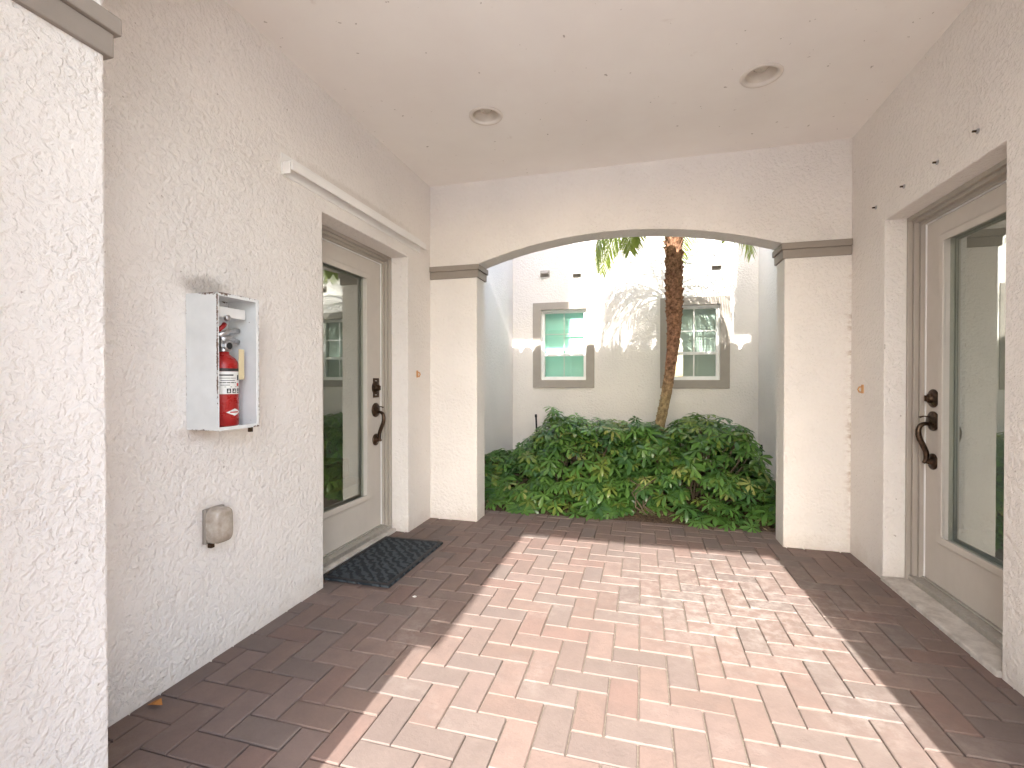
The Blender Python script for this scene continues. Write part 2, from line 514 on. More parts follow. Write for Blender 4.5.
# courtyard walls
bm = NB(); plate(bm, 'x', XL, XL - TH, rect(YB1, YC, -.05, 2.6))
tag(obj('stucco_wall', bm, 'stucco', bevel=.006), 'narrow strip of pale courtyard side wall left of the bushes', 'wall')
bm = NB(); plate(bm, 'x', XR, XR + TH, rect(YB1, YC, -.05, 2.6))
tag(obj('stucco_wall', bm, 'stucco', bevel=.006), 'narrow strip of pale courtyard side wall right of the bushes', 'wall')
WL = (-1.14, -.617, 1.0, 1.812); WR = (.2825, .795, 1.0, 1.805)
bm = NB(); plate(bm, 'y', YC, YC + TH, rect(XL - TH - 1.5, XR + TH + 1.5, -.05, 2.7), [rect(*WL), rect(*WR)])
tag(obj('stucco_wall', bm, 'stucco'), 'sunlit courtyard rear wall with two windows and palm shadows', 'wall')

# ceiling with holes for the two can lights
CANS = [(-.798, 2.395), (.522, 2.411)]
CR = .072
bm = NB(); plate(bm, 'z', ZC, ZC + .02, rect(XL, XR, YF1, YB0), [circ(*CANS[0], CR), circ(*CANS[1], CR)])
structure(obj('ceiling', bm, 'ceiling'))

# roof above: barrel tiles; unseen front eave and raised pitch shaped to block light
root = thing('tile_roof', (XL - .3, -.555, ZD), 'clay tile roof over the covered passage', 'roof')
bm = NB(); plate(bm, 'x', XL - .4, XR + .4, [(-.555, ZD), (3.75, ZD), (3.75, ZD + .04), (.7, ZD + .04 + .62 * 3.05), (-.555, ZD + .04)]); obj('deck', bm, 'white_track', root)
bm = NB()
x = XL - .35
while x < XR + .4:
    prof = [(x + .062 * math.cos(a), ZD + .041 + .058 * math.sin(a)) for a in [math.pi * k / 8 for k in range(9)]]
    a = [bm.verts.new((p[0], .70, p[1] + .62 * 3.05)) for p in prof]; b = [bm.verts.new((p[0], 3.765, p[1])) for p in prof]
    for k in range(8): bm.faces.new((a[k], b[k], b[k + 1], a[k + 1]))
    bm.faces.new(a); bm.faces.new(b[::-1])
    x += .148
obj('roof_tile', bm, 'tile', root)
# unseen wings and upper floors with eaves, added to block sun and sky
def wing(loc, label, boxes):
    r = thing('added_shade_wing', loc, label, 'building')
    for nm, mt, bx in boxes:
        bm = NB(); box(bm, *bx); obj(nm, bm, mt, r)
wing((-1.6, -1.2, 0), 'unseen front wing added outside the passage to block sun and sky', [('wall', 'stucco', (-2.3, -.770, -1.75, .30, -.03, 2.46)), ('roof', 'tile', (-2.5, -.60, -1.9, -.57, 2.463, 2.52))])
wing((1.6, 0, 0), 'unseen front wing added opposite the first to dim the near pilaster', [('wall', 'stucco', (.95, 2.4, .02, .49, -.03, 2.46)), ('roof', 'tile', (1.57, 2.5, -.1, .48, 2.463, 2.52))])
wing((-2.0, 1.0, ZD + .15), 'unseen upper floor and eave added over the extinguisher unit to shade the courtyard', [('wall', 'stucco', (-2.6, -1.5, .55, 5.44, 2.603, 4.6)), ('roof', 'tile', (-2.8, -.66, .96, 5.2, 4.603, 4.7))])
wing((1.8, 1.0, ZD + .15), 'unseen upper floor and eave added across the passage to shade the courtyard', [('wall', 'stucco', (1.25, 2.4, .55, 5.44, 2.603, 4.6)), ('roof', 'tile', (1.085, 2.6, .96, 5.2, 4.603, 4.7))])

# ------------------------------------------------------------------ doors
def door(sgn, xw, dr, label, xslab, xrec):
    """sgn: -1 = in the wall at negative x (outward normal +x)"""
    y0, y1, zt = dr
    root = thing('entry_door', (xslab, (y0 + y1) / 2, 0), label, 'door')
    n = -sgn                        # direction towards the passage
    X = lambda d: xslab + n * d     # d = distance in front of the slab face
    # stepped jamb and head
    fw = .047
    bm = NB()
    depth_out = abs(xrec - xslab)
    prof = [(.0, fw, -.055, depth_out * .35), (.0, fw * .72, depth_out * .35, depth_out * .7), (.0, fw * .42, depth_out * .7, depth_out)]
    for (_, w, d0, d1) in prof:
        o = [(y0, .02), (y0 + w, .02), (y0 + w, zt - w), (y1 - w, zt - w), (y1 - w, .02), (y1, .02), (y1, zt), (y0, zt)]
        plate(bm, 'x', X(d0), X(d1 - .0005), o)
    obj('frame', bm, 'frame', root, bevel=.0025)
    # white weatherstrip line between frame and slab
    bm = NB(); w = .006; a, b = y0 + fw, y1 - fw
    o = [(a + .0005, .05), (a + w, .05), (a + w, zt - fw - w), (b - w, zt - fw - w), (b - w, .05), (b - .0005, .05), (b - .0005, zt - fw - .0005), (a + .0005, zt - fw - .0005)]
    plate(bm, 'x', X(-.03), X(.004), o); obj('weatherstrip', bm, 'white', root)
    # slab with glazed opening
    s0, s1, st, sb = a + w + .001, b - w - .001, zt - fw - w - .001, .055
    gy0, gy1, gz0, gz1 = s0 + .150, s1 - (.178 if sgn < 0 else .150), .285, 1.63
    bm = NB(); plate(bm, 'x', X(-.038), X(0), rect(s0, s1, sb, st), [rect(gy0 - .008, gy1 + .008, gz0 - .008, gz1 + .008)])
    slab = obj('slab', bm, 'taupe', root, bevel=.002)
    bm = NB()
    for (e, i, d) in ((.034, .0, .007), (.026, .005, .016)):
        plate(bm, 'x', X(.0005 if d < .01 else .0065), X(d), rect(gy0 - e, gy1 + e, gz0 - e, gz1 + e), [rect(gy0 + i, gy1 - i, gz0 + i, gz1 - i)])
    obj('lite_frame', bm, 'taupe', slab, bevel=.003)
    bm = NB(); box(bm, *sorted((X(-.018), X(-.024))), gy0 - .007, gy1 + .007, gz0 - .007, gz1 + .007)
    obj('glass', bm, 'door_glass', slab)
    # threshold and sill
    bm = NB()
    box(bm, *sorted((X(-.05), X(.055))), y0 + .002, y1 - .002, .021, .046)
    box(bm, *sorted((X(-.03), X(.012))), y0 + fw, y1 - fw, .0465, .0545)
    obj('threshold', bm, 'alu', root, bevel=.003)
    bm = NB(); box(bm, *sorted((X(-.06), (xw + n * .012) if sgn > 0 else X(.085))), y0 + .002, y1 - .002, -.01, .0205)
    obj('sill', bm, 'concrete', root, bevel=.006)
    # hardware near the far stile
    hy = s1 - .062
    dbz = .950 if sgn < 0 else .914
    bm = NB(); lathe(bm, (X(0), hy, dbz), (n, 0, 0), [(0, .043), (.006, .043), (.010, .037), (.014, .024), (.024, .021), (.029, .013)], 28)
    box(bm, *sorted((X(.026), X(.038))), hy - .003, hy + .003, dbz - .014, dbz + .014)
    obj('deadbolt', bm, 'bronze', root, smooth=False, bevel=.001)
    bm = NB()
    lathe(bm, (X(0), hy, .808), (n, 0, 0), [(0, .046), (.006, .046), (.011, .039), (.015, .022), (.02, .013)], 28)
    lathe(bm, (X(0), hy, .618), (n, 0, 0), [(0, .038), (.006, .038), (.010, .031), (.014, .014), (.03, .010)], 28)
    pts = [(X(.012), hy, .790), (X(.034), hy, .797), (X(.054), hy, .786), (X(.062), hy, .760), (X(.056), hy, .725), (X(.040), hy, .690), (X(.028), hy, .660), (X(.028), hy, .640), (X(.030), hy, .622), (X(.040), hy, .610)]
    sm = []
    for q in range(len(pts) - 1):
        for k in range(4): sm.append(tuple(pts[q][c] * (1 - k / 4) + pts[q + 1][c] * k / 4 for c in range(3)))
    sm.append(pts[-1])
    for _ in range(3):
        sm = [sm[0]] + [tuple((sm[i - 1][c] + 2 * sm[i][c] + sm[i + 1][c]) / 4 for c in range(3)) for i in range(1, len(sm) - 1)] + [sm[-1]]
    N = len(sm)
    tube(bm, sm, [.0070 + .0055 * math.sin(math.pi * min(1, i / (N - 1))) for i in range(N)], 12)
    h = obj('handle', bm, 'bronze', root, smooth=True)
    bm = NB(); tube(bm, [(X(.012), hy, .826), (X(.038), hy, .830), (X(.056), hy, .825)], [.005, .006, .009], 10, flat=.5)
    obj('thumb_latch', bm, 'bronze', h, smooth=True)
    # small dark catch plate low on the jamb
    bm = NB(); box(bm, *sorted((X(.006), X(.014))), s1 + .008, s1 + .018, .49, .505)
    obj('catch_plate', bm, 'bronze', root)
    return root, hy, X
ld, lhy, LX = door(-1, XL, LD, 'taupe glazed entry door with the black mat before it and a square plate above its handle', -1.65, -1.597)
rd, rhy, RX = door(1, XR, RD, 'taupe glazed entry door facing the extinguisher wall, round bronze deadbolt above its handle', 1.315, 1.255)
# bracket-shaped bronze plate round the deadbolt of the door with the mat
bm = NB(); plate(bm, 'x', LX(.001), LX(.009), rect(lhy - .030, lhy + .030, .888, 1.012), [rect(lhy - .019, lhy + .019, .902, .998)])
obj('bracket_plate', bm, 'bronze', ld, bevel=.001)

# ------------------------------------------------------------------ interiors behind the glazed doors
def interior(x0, x1, y0, y1, label):
    bm = NB(); box(bm, x0, x1, y0, y1, -.01, 2.3)
    fs = [f for f in bm.faces if abs(f.calc_center_median().x - (x0 + x1) / 2) > .5]
    bmesh.ops.delete(bm, geom=fs, context='FACES_ONLY')
    far = x0 if x0 < XL else x1
    plate(bm, 'x', far, far + (.05 if x0 > XL else -.05), rect(y0, y1, -.01, 2.3), [rect(y0 + .75, y1 - .75, .8, 1.9)])  # far wall with an added opening that lets sky light into the hall
    return tag(obj('entry_hall', bm, 'room'), label, 'room')
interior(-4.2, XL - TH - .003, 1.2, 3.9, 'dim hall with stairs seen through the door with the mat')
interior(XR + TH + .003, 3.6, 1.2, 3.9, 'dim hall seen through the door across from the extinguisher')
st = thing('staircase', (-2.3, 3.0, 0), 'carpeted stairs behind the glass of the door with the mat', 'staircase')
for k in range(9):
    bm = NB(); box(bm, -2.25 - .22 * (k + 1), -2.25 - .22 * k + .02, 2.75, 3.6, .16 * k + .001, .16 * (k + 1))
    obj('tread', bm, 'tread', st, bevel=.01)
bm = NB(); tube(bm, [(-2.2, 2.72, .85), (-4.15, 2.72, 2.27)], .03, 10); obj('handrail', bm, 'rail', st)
bm = NB(); tube(bm, [(-2.1, 2.72, .06), (-4.15, 2.72, 1.56)], .035, 4); obj('stringer', bm, 'balus', st)
for k in range(8):
    x = -2.25 - .235 * k; z = .85 + (2.2 - x * -1) * 0
    zb = .06 + (-2.1 - x) / 2.05 * 1.5; zt_ = .85 + (-2.2 - x) / 1.95 * 1.42
    bm = NB(); tube(bm, [(x, 2.72, zb), (x, 2.72, zt_)], .012, 8); obj('baluster', bm, 'balus', st)

# ------------------------------------------------------------------ courtyard windows
def window(w, lab, slatmat, gap, mo):
    x0, x1, z0, z1 = w
    r = thing('courtyard_window', ((x0 + x1) / 2, YC, z0), lab, 'window')
    bm = NB(); plate(bm, 'y', YC - .016, YC - .0005, rect(x0 - .095, x1 + .095, z0 - .09, z1 + .085), [rect(x0, x1, z0, z1)])
    obj('surround', bm, 'surround', r, bevel=.004)
    bm = NB(); plate(bm, 'y', YC + .045, YC + .10, rect(x0, x1, z0, z1), [rect(x0 + .035, x1 - .035, z0 + .04, z1 - .035)])
    zm = z0 + (z1 - z0) * .36
    box(bm, x0 + .0355, x1 - .0355, YC + .052, YC + .09, zm - .016, zm + .016)
    fr = obj('frame', bm, 'white', r, bevel=.003)
    bm = NB(); plate(bm, 'y', YC + .0605, YC + .065, rect(x0 + .036, x1 - .036, z0 + .041, z1 - .036)); obj('pane', bm, 'win_glass', fr)
    bm = NB(); cx = (x0 + x1) / 2
    z2 = zm + (z1 - .035 - zm) * .5
    box(bm, cx - .007, cx + .007, YC - mo + .0655, YC - mo + .0695, z0 + .041, zm - .0165)
    box(bm, cx - .007, cx + .007, YC - mo + .0655, YC - mo + .0695, zm + .0165, z1 - .036)
    box(bm, x0 + .036, cx - .0075, YC - mo + .066, YC - mo + .0695, z2 - .007, z2 + .007)
    box(bm, cx + .0075, x1 - .036, YC - mo + .066, YC - mo + .0695, z2 - .007, z2 + .007)
    obj('muntin', bm, 'white', fr)
    bm = NB()
    z = z0 + .05
    while z < z1 - .03:
        a = .004
        bm.faces.new([bm.verts.new(p) for p in ((x0 + .03, YC + .125 - a, z - .012), (x1 - .03, YC + .125 - a, z - .012), (x1 - .03, YC + .125 + a * .4, z + .018), (x0 + .03, YC + .125 + a * .4, z + .018))])
        z += gap
    obj('blind', bm, slatmat, r)
    bm = NB(); box(bm, x0 - .02, x1 + .02, YC + TH + .002, YC + TH + .5, z0 - .02, z1 + .02)
    fs = [f for f in bm.faces if all(v.co.y < YC + TH + .01 for v in f.verts)]
    bmesh.ops.delete(bm, geom=fs, context='FACES_ONLY'); obj('room_recess', bm, 'room', r)
window(WL, 'small window with teal blinds, left of the palm trunk', 'teal', .029, 0)
window(WR, 'small grid window with grey blinds, partly behind the palm trunk', 'greyblind', .029, .018)

# ------------------------------------------------------------------ ceiling can lights
c0 = CANS[0]
can = thing('recessed_light', (c0[0], c0[1], ZC), 'recessed ceiling light nearer the extinguisher wall', 'ceiling light', 'recessed lights in the passage ceiling')
bm = NB(); lathe(bm, (c0[0], c0[1], ZC), (0, 0, 1), [(-.001, .090), (-.007, .086), (-.008, .076), (-.003, .068), (.004, .066)], 40, False)
obj('trim_ring', bm, 'can', can, smooth=True)
bm = NB(); lathe(bm, (c0[0], c0[1], ZC), (0, 0, 1), [(.0045, .066), (.03, .062), (.06, .054), (.066, .045)], 36, False)
bmesh.ops.contextual_create(bm, geom=[e for e in bm.edges if e.is_boundary and all(v.co.z > ZC + .065 for v in e.verts)])
obj('baffle', bm, 'can_in', can, smooth=True)
bm = NB(); lathe(bm, (c0[0], c0[1], ZC), (0, 0, 1), [(.020, .006), (.023, .022), (.034, .034), (.0655, .030)], 28)
obj('bulb', bm, 'lens', can, smooth=True)
dup(can, (CANS[1][0] - c0[0], CANS[1][1] - c0[1], 0), 'recessed ceiling light nearer the wall with the four bolts')

# ------------------------------------------------------------------ storm-shutter track above the door
r = thing('shutter_track', (XL, 1.70, 1.87), 'long white metal storm shutter track fixed above the door with the mat', 'shutter track')
bm = NB(); box(bm, XL + .0005, XL + .006, 1.697, 3.0, 1.873, 1.965); obj('back_plate', bm, 'white_track', r)
bm = NB()
box(bm, XL + .0065, XL + .050, 1.705, 3.0, 1.925, 1.931); box(bm, XL + .044, XL + .050, 1.705, 3.0, 1.893, 1.9245)
obj('channel', bm, 'white_track', r, bevel=.001)
bm = NB(); box(bm, XL + .007, XL + .043, 1.700, 1.7045, 1.876, 1.9245); obj('end_cap', bm, 'white_track', r)

# ------------------------------------------------------------------ shutter anchor bolts on the other wall
def wallpt(px, py, xw):
    """point on the wall plane x = xw"""
    c, s = math.cos(R(15.3)), math.sin(R(15.3)); k = (px - 512) / 476
    D = xw / (k * c - s); return (xw, D * (c + k * s), 1 + (380 - py) / 476 * D)
spots = [(875, 208), (903, 187), (936, 163), (976, 132)]
labs = ['anchor bolt in the wall, farthest of four, closest to the arch corner', 'anchor bolt in the wall above the door, second from the arch corner',
        'anchor bolt in the wall above the door, third from the arch corner', 'anchor bolt in the wall above the door, nearest to the front']
p0 = wallpt(*spots[0], XR)
bo = thing('anchor_bolt', p0, labs[0], 'bolt', 'shutter anchor bolts above the door')
bm = NB(); lathe(bm, p0, (-1, 0, 0), [(0, .010), (.003, .010), (.0032, .006), (.006, .006)], 12); obj('washer', bm, 'steel', bo)
bm = NB(); tube(bm, [(p0[0] - .004, p0[1], p0[2]), (p0[0] - .017, p0[1], p0[2])], .0042, 8); obj('stud', bm, 'bronze', bo)
for sp, lb in list(zip(spots, labs))[1:]:
    p = wallpt(*sp, XR); dup(bo, tuple(p[i] - p0[i] for i in range(3)), lb)

# faded orange hooks left on both walls
def hook(p, n, lb):
    r = thing('wall_hook', p, lb, 'hook', 'faded orange hooks on the passage walls')
    x, y, z = p
    bm = NB(); box(bm, *sorted((x + n * .0005, x + n * .005)), y - .012, y + .012, z - .024, z + .024); obj('hook_plate', bm, 'orange', r, bevel=.002)
    bm = NB(); tube(bm, [(x + n * .004, y, z + .012), (x + n * .018, y, z + .010), (x + n * .024, y, z - .002), (x + n * .018, y, z - .016), (x + n * .010, y, z - .018)], .004, 8)
    obj('hook_arm', bm, 'orange', r, smooth=True)
hook(wallpt(417, 374, XL), 1, 'small orange hook between the door with the mat and the arch')
hook(wallpt(863, 389, XR), -1, 'small faded hook near the drip stained corner by the arch')

# ------------------------------------------------------------------ fire extinguisher cabinet
CX0, CX1, CY0, CY1, CZ0, CZ1 = XL + .0005, -1.35, 1.2548, 1.4284, .832, 1.290
cab = thing('extinguisher_cabinet', (CX0, (CY0 + CY1) / 2, CZ0), 'chipped white metal cabinet with open front holding a red extinguisher', 'cabinet')
tk = .0035
bm = NB(); box(bm, CX0, CX1, CY0, CY0 + tk, CZ0, CZ1); obj('side_panel', bm, 'enamel_xz', cab, bevel=.001)
bm = NB(); box(bm, CX0, CX1, CY1 - tk, CY1, CZ0, CZ1); obj('side_panel', bm, 'enamel_xz', cab, bevel=.001)
bm = NB(); box(bm, CX0, CX1, CY0 + tk + .0003, CY1 - tk - .0003, CZ1 - tk, CZ1); obj('top_panel', bm, 'enamel_xy', cab)
bm = NB(); box(bm, CX0, CX1, CY0 + tk + .0003, CY1 - tk - .0003, CZ0, CZ0 + tk); obj('bottom_panel', bm, 'enamel_xy', cab)
bm = NB(); box(bm, CX0, CX0 + .003, CY0 + tk + .0003, CY1 - tk - .0003, CZ0 + tk + .0003, CZ1 - tk - .0003); obj('back_panel', bm, 'enamel_yz', cab)
bm = NB(); plate(bm, 'x', CX1 + .0004, CX1 + .005, rect(CY0 - .001, CY1 + .001, CZ0 - .001, CZ1 + .001), [rect(CY0 + .0045, CY1 - .013, CZ0 + .011, CZ1 - .011)]); obj('front_rim', bm, 'enamel_yz', cab, bevel=.001)
bm = NB(); box(bm, -1.386, -1.379, 1.292, 1.402, 1.216, 1.250); obj('lock_bar', bm, 'label', cab, bevel=.001)
bm = NB(); lathe(bm, (-1.3785, 1.318, 1.213), (1, 0, 0), [(0, .010), (.012, .010), (.014, .007)], 16); obj('lock', bm, 'steel', cab)
bm = NB(); box(bm, CX1 - .012, CX1 - .002, CY1 - .035, CY1 - .022, CZ0 - .018, CZ0 - .0015); obj('latch', bm, 'bronze', cab)

EX, EY, EB = -1.416, 1.343, CZ0 + tk + .001
ext = thing('fire_extinguisher', (EX, EY, EB), 'red fire extinguisher with white label and cream tag inside the wall cabinet', 'extinguisher')
r_ = .047
bm = NB(); lathe(bm, (EX, EY, EB), (0, 0, 1), [(0, .030), (.002, .042), (.008, r_), (.205, r_), (.222, .0455), (.238, .038), (.248, .026), (.254, .018), (.262, .018)], 36)
body = obj('cylinder', bm, 'red', ext, smooth=True)
def wrap(bm, a0, a1, z0, z1, rr, n=14):
    vs = []
    for i in range(n + 1):
        a = a0 + (a1 - a0) * i / n
        vs.append([bm.verts.new((EX + rr * math.cos(a), EY + rr * math.sin(a), z)) for z in (z0, z1)])
    for a, b in zip(vs, vs[1:]): bm.faces.new((a[0], b[0], b[1], a[1]))
z0 = EB
bm = NB(); wrap(bm, R(-95), R(62), z0 + .115, z0 + .193, r_ + .0004, 20); lab = obj('label', bm, 'label', body)
bm = NB()
wrap(bm, R(-95), R(62), z0 + .194, z0 + .204, r_ + .0004, 20)
rr2 = r_ + .0008
for (a0, a1, b0, b1) in ((-60, -5, .178, .183), (-60, 5, .169, .171), (-55, 2, .161, .163), (-58, 6, .153, .156), (14, 24, .163, .181), (-60, 30, .139, .1405), (-55, -20, .145, .147)):
    wrap(bm, R(a0), R(a1), z0 + b0, z0 + b1, rr2, 4)
for k in range(4):   # row of pictogram squares
    a = -32 + k * 22
    wrap(bm, R(a), R(a + 16), z0 + .118, z0 + .134, rr2, 4)
obj('label_print', bm, 'ink', lab)
bm = NB()
for k in range(4):
    a = -32 + k * 22
    wrap(bm, R(a + 4), R(a + 12), z0 + .121, z0 + .125, rr2 + .0004, 3); wrap(bm, R(a + 6), R(a + 10), z0 + .126, z0 + .131, rr2 + .0004, 3)
obj('pictogram', bm, 'label', lab)
bm = NB(); wrap(bm, R(12), R(26), z0 + .142, z0 + .153, rr2, 4); obj('class_mark', bm, 'labelred', lab)
bm = NB()   # white lozenge emblem
zc = z0 + .052; cols = []
for i in range(21):
    a = R(-34 + 68 * i / 20); hh = .0125 * (1 - abs(i - 10) / 10) + .0002
    cols.append([bm.verts.new((EX + rr2 * math.cos(a), EY + rr2 * math.sin(a), zc + q * hh)) for q in (-1, 1)])
for a, b in zip(cols, cols[1:]): bm.faces.new((a[0], b[0], b[1], a[1]))
dm = obj('lozenge_emblem', bm, 'label', body)
bm = NB(); wrap(bm, R(-20), R(20), zc - .0022, zc + .0022, rr2 + .0004, 8); obj('emblem_bar', bm, 'labelred', dm)
bm = NB(); lathe(bm, (EX, EY, EB + .2625), (0, 0, 1), [(0, .016), (.012, .016), (.013, .012), (.04, .012)], 18)
box(bm, EX - .012, EX + .012, EY - .02, EY + .03, EB + .275, EB + .30)
obj('valve', bm, 'steel', ext, bevel=.001)
bm = NB(); lathe(bm, (EX + .0125, EY + .004, EB + .283), (1, 0, 0), [(0, .018), (.008, .018), (.010, .015)], 20); gg = obj('gauge', bm, 'steel', ext)
bm = NB(); lathe(bm, (EX + .0228, EY + .004, EB + .283), (1, 0, 0), [(0, .012), (.0006, .011)], 20); obj('gauge_dial', bm, 'ink', gg)
bm = NB(); tube(bm, [(EX, EY - .01, EB + .305), (EX, EY + .03, EB + .312), (EX, EY + .065, EB + .300)], [.007, .006, .006], 8, flat=1.6); obj('carry_handle', bm, 'steel', ext, smooth=True)
bm = NB(); tube(bm, [(EX, EY - .02, EB + .318), (EX, EY + .03, EB + .338), (EX, EY + .068, EB + .342)], [.006, .005, .005], 8, flat=1.6); obj('squeeze_lever', bm, 'steel', ext, smooth=True)
bm = NB(); tube(bm, [(EX + .004, EY - .024, EB + .335), (EX + .006, EY - .005, EB + .352), (EX + .004, EY + .002, EB + .36)], .008, 8); obj('pull_pin', bm, 'red', ext, smooth=True)
bm = NB(); tube(bm, [(EX - .005, EY - .012, EB + .29), (EX - .0, EY - .05, EB + .27), (EX + .005, EY - .056, EB + .2), (EX + .005, EY - .056, EB + .06)], .008, 10); obj('hose', bm, 'black', ext, smooth=True)
bm = NB(); box(bm, EX + .045, EX + .0465, EY + .020, EY + .043, EB + .165, EB + .272); obj('inspection_tag', bm, 'tagpaper', ext)

# ------------------------------------------------------------------ weatherproof outlet cover
by0, by1, bz0, bz1 = 1.311, 1.392, .425, .548
r = thing('outlet_cover', (XL, (by0 + by1) / 2, bz0), 'weathered bronze tinted outlet cover low on the wall below the extinguisher cabinet', 'outlet cover')
bm = NB(); box(bm, XL + .0005, XL + .016, by0, by1, bz0, bz1); obj('base_plate', bm, 'trim', r, bevel=.004)
bm = NB()
rings = []
for (d, k) in ((.0165, 1.0), (.030, 1.0), (.048, .96), (.058, .86), (.061, .70)):
    cy, cz = (by0 + by1) / 2, (bz0 + bz1) / 2; hy_, hz_ = (by1 - by0) / 2 * k, (bz1 - bz0) / 2 * (.5 + k / 2)
    ring = []
    for i in range(28):
        a = 2 * math.pi * i / 28; ca, sa = math.cos(a), math.sin(a); e = .45
        ring.append(bm.verts.new((XL + d, cy + hy_ * math.copysign(abs(ca) ** e, ca), cz + hz_ * math.copysign(abs(sa) ** e, sa))))
    rings.append(ring)
for a, b in zip(rings, rings[1:]):
    for i in range(28): bm.faces.new((a[i], a[(i + 1) % 28], b[(i + 1) % 28], b[i]))
bm.faces.new(rings[-1])
obj('bubble_lid', bm, 'bubble', r, smooth=True)
bm = NB(); box(bm, XL + .0165, XL + .032, by0 + .008, by0 + .022, bz0 - .012, bz0 + .004); obj('latch_tab', bm, 'bronze', r)

# ------------------------------------------------------------------ door mat
bm = NB()
mx0, mx1, my0, my1 = -1.556, -1.165, 2.03, 2.675
plate(bm, 'z', .0215, .032, [(mx0, my0), (mx1, my0), (mx1, my1), (mx0, my1)])
# soft rubber: lies flat on the pavers beyond the sill edge
for v in bm.verts: v.co.z -= .0175
for v in bm.verts:
    if v.co.x < -1.5: v.co.z += .0
rm = obj('door_mat', bm, 'mat', origin=((mx0 + mx1) / 2, (my0 + my1) / 2, .004), bevel=.004)
tag(rm, 'dark rubber mat with raised swirls lying on the bricks at the door', 'door mat')
bm = NB(); plate(bm, 'z', .0147, .0185, rect(mx0 + .004, mx1 - .004, my0 + .004, my1 - .004), [rect(mx0 + .024, mx1 - .024, my0 + .024, my1 - .024)])
obj('rim', bm, 'black', rm, bevel=.002)

# ------------------------------------------------------------------ wall vents
def backpt(px, py):
    c, s = math.cos(R(15.3)), math.sin(R(15.3)); k = (px - 512) / 476
    D = YC / (c + k * s); return (D * (k * c - s), YC, 1 + (380 - py) / 476 * D)
vp = [backpt(545, 274), backpt(577, 274), backpt(716, 266)]
vl = ['small taupe hooded wall vent high on the shaded part, left of the other two', 'small taupe hooded wall vent above the right edge of the teal blind window', 'small taupe hooded wall vent above the grid window by the palm']
p = vp[0]
v0 = thing('wall_vent', p, vl[0], 'vent', 'hooded vents on the courtyard wall')
bm = NB(); box(bm, p[0] - .055, p[0] + .055, YC - .008, YC - .0005, p[2] - .036, p[2] + .036); obj('flange', bm, 'surround', v0, bevel=.002)
bm = NB()
q = [(-.045, -.0085, .03), (.045, -.0085, .03), (.045, -.055, .0), (-.045, -.055, .0), (-.045, -.0085, -.008), (.045, -.0085, -.008), (.045, -.055, -.012), (-.045, -.055, -.012)]
vs = [bm.verts.new((p[0] + a, YC + b, p[2] + c_)) for a, b, c_ in q]
for f in ((0, 1, 2, 3), (3, 2, 6, 7), (0, 3, 7, 4), (1, 5, 6, 2)): bm.faces.new([vs[i] for i in f])
obj('hood', bm, 'surround', v0)
bm = NB(); box(bm, p[0] - .04, p[0] + .04, YC - .0105, YC - .0085, p[2] - .032, p[2] + .0); obj('louvre', bm, 'trim', v0)
for k in (1, 2): dup(v0, tuple(vp[k][i] - p[i] for i in range(3)), vl[k])

# ------------------------------------------------------------------ planting bed
bm = NB()
nx, ny = 60, 50
g = []
for j in range(ny + 1):
    row = []
    for i in range(nx + 1):
        x = XL - .02 + (XR - XL + .04) * i / nx; y = YEND + .004 + (YC - YEND) * j / ny
        rise = .10 * min(1, j / 14)
        left = .20 * math.exp(-((x + 1.33) / .22) ** 2 - ((y - 4.2) / .42) ** 2)
        z = -.012 + rise + left + .035 * noise.noise(Vector((x * 5, y * 5, 1))) * min(1, j / 4) + .015 * noise.noise(Vector((x * 17, y * 17, 4))) * min(1, j / 2)
        row.append(bm.verts.new((x, y, z)))
    g.append(row)
for j in range(ny):
    for i in range(nx): bm.faces.new((g[j][i], g[j][i + 1], g[j + 1][i + 1], g[j + 1][i]))
structure(obj('planting_bed', bm, 'mulch', smooth=True))
def bedz(x, y):
    j = (y - YEND) / (YC - YEND) * ny
    return -.012 + .10 * max(0, min(1, j / 14)) + .20 * math.exp(-((x + 1.33) / .22) ** 2 - ((y - 4.2) / .42) ** 2)

# leaf litter
rng = random.Random(21)
bm = NB(); cl = bm.loops.layers.float_color.new('tint')
for k in range(1500):
    if rng.random() < .35: x, y = rng.gauss(-1.30, .14), rng.gauss(4.0, .4)
    else: x, y = rng.uniform(XL, XR), YEND + .01 + abs(rng.gauss(0, .25))
    if not (XL + .02 < x < XR - .02 and YEND - .01 < y < YC - .05): continue
    z = bedz(x, y) + rng.uniform(.012, .04)
    a = rng.uniform(0, 6.28); L = rng.uniform(.015, .05); w = L * rng.uniform(.12, .4)
    d = Vector((math.cos(a), math.sin(a), rng.uniform(-.4, .4))); s = Vector((-math.sin(a), math.cos(a), rng.uniform(-.5, .5)))
    c0_ = Vector((x, y, z))
    f = bm.faces.new([bm.verts.new(c0_ - d * L * .5), bm.verts.new(c0_ + s * w * .5), bm.verts.new(c0_ + d * L * .5), bm.verts.new(c0_ - s * w * .5)])
    c_ = rng.choice([(.22, .13, .07), (.13, .08, .05), (.30, .21, .12), (.09, .06, .045), (.36, .28, .17)])
    for lp in f.loops: lp[cl] = (*c_, 1)
o = obj('leaf_litter', bm, 'litter'); o['kind'] = 'stuff'; tag(o, 'dry brown leaves and bark chips scattered over the planting bed', 'leaf litter')

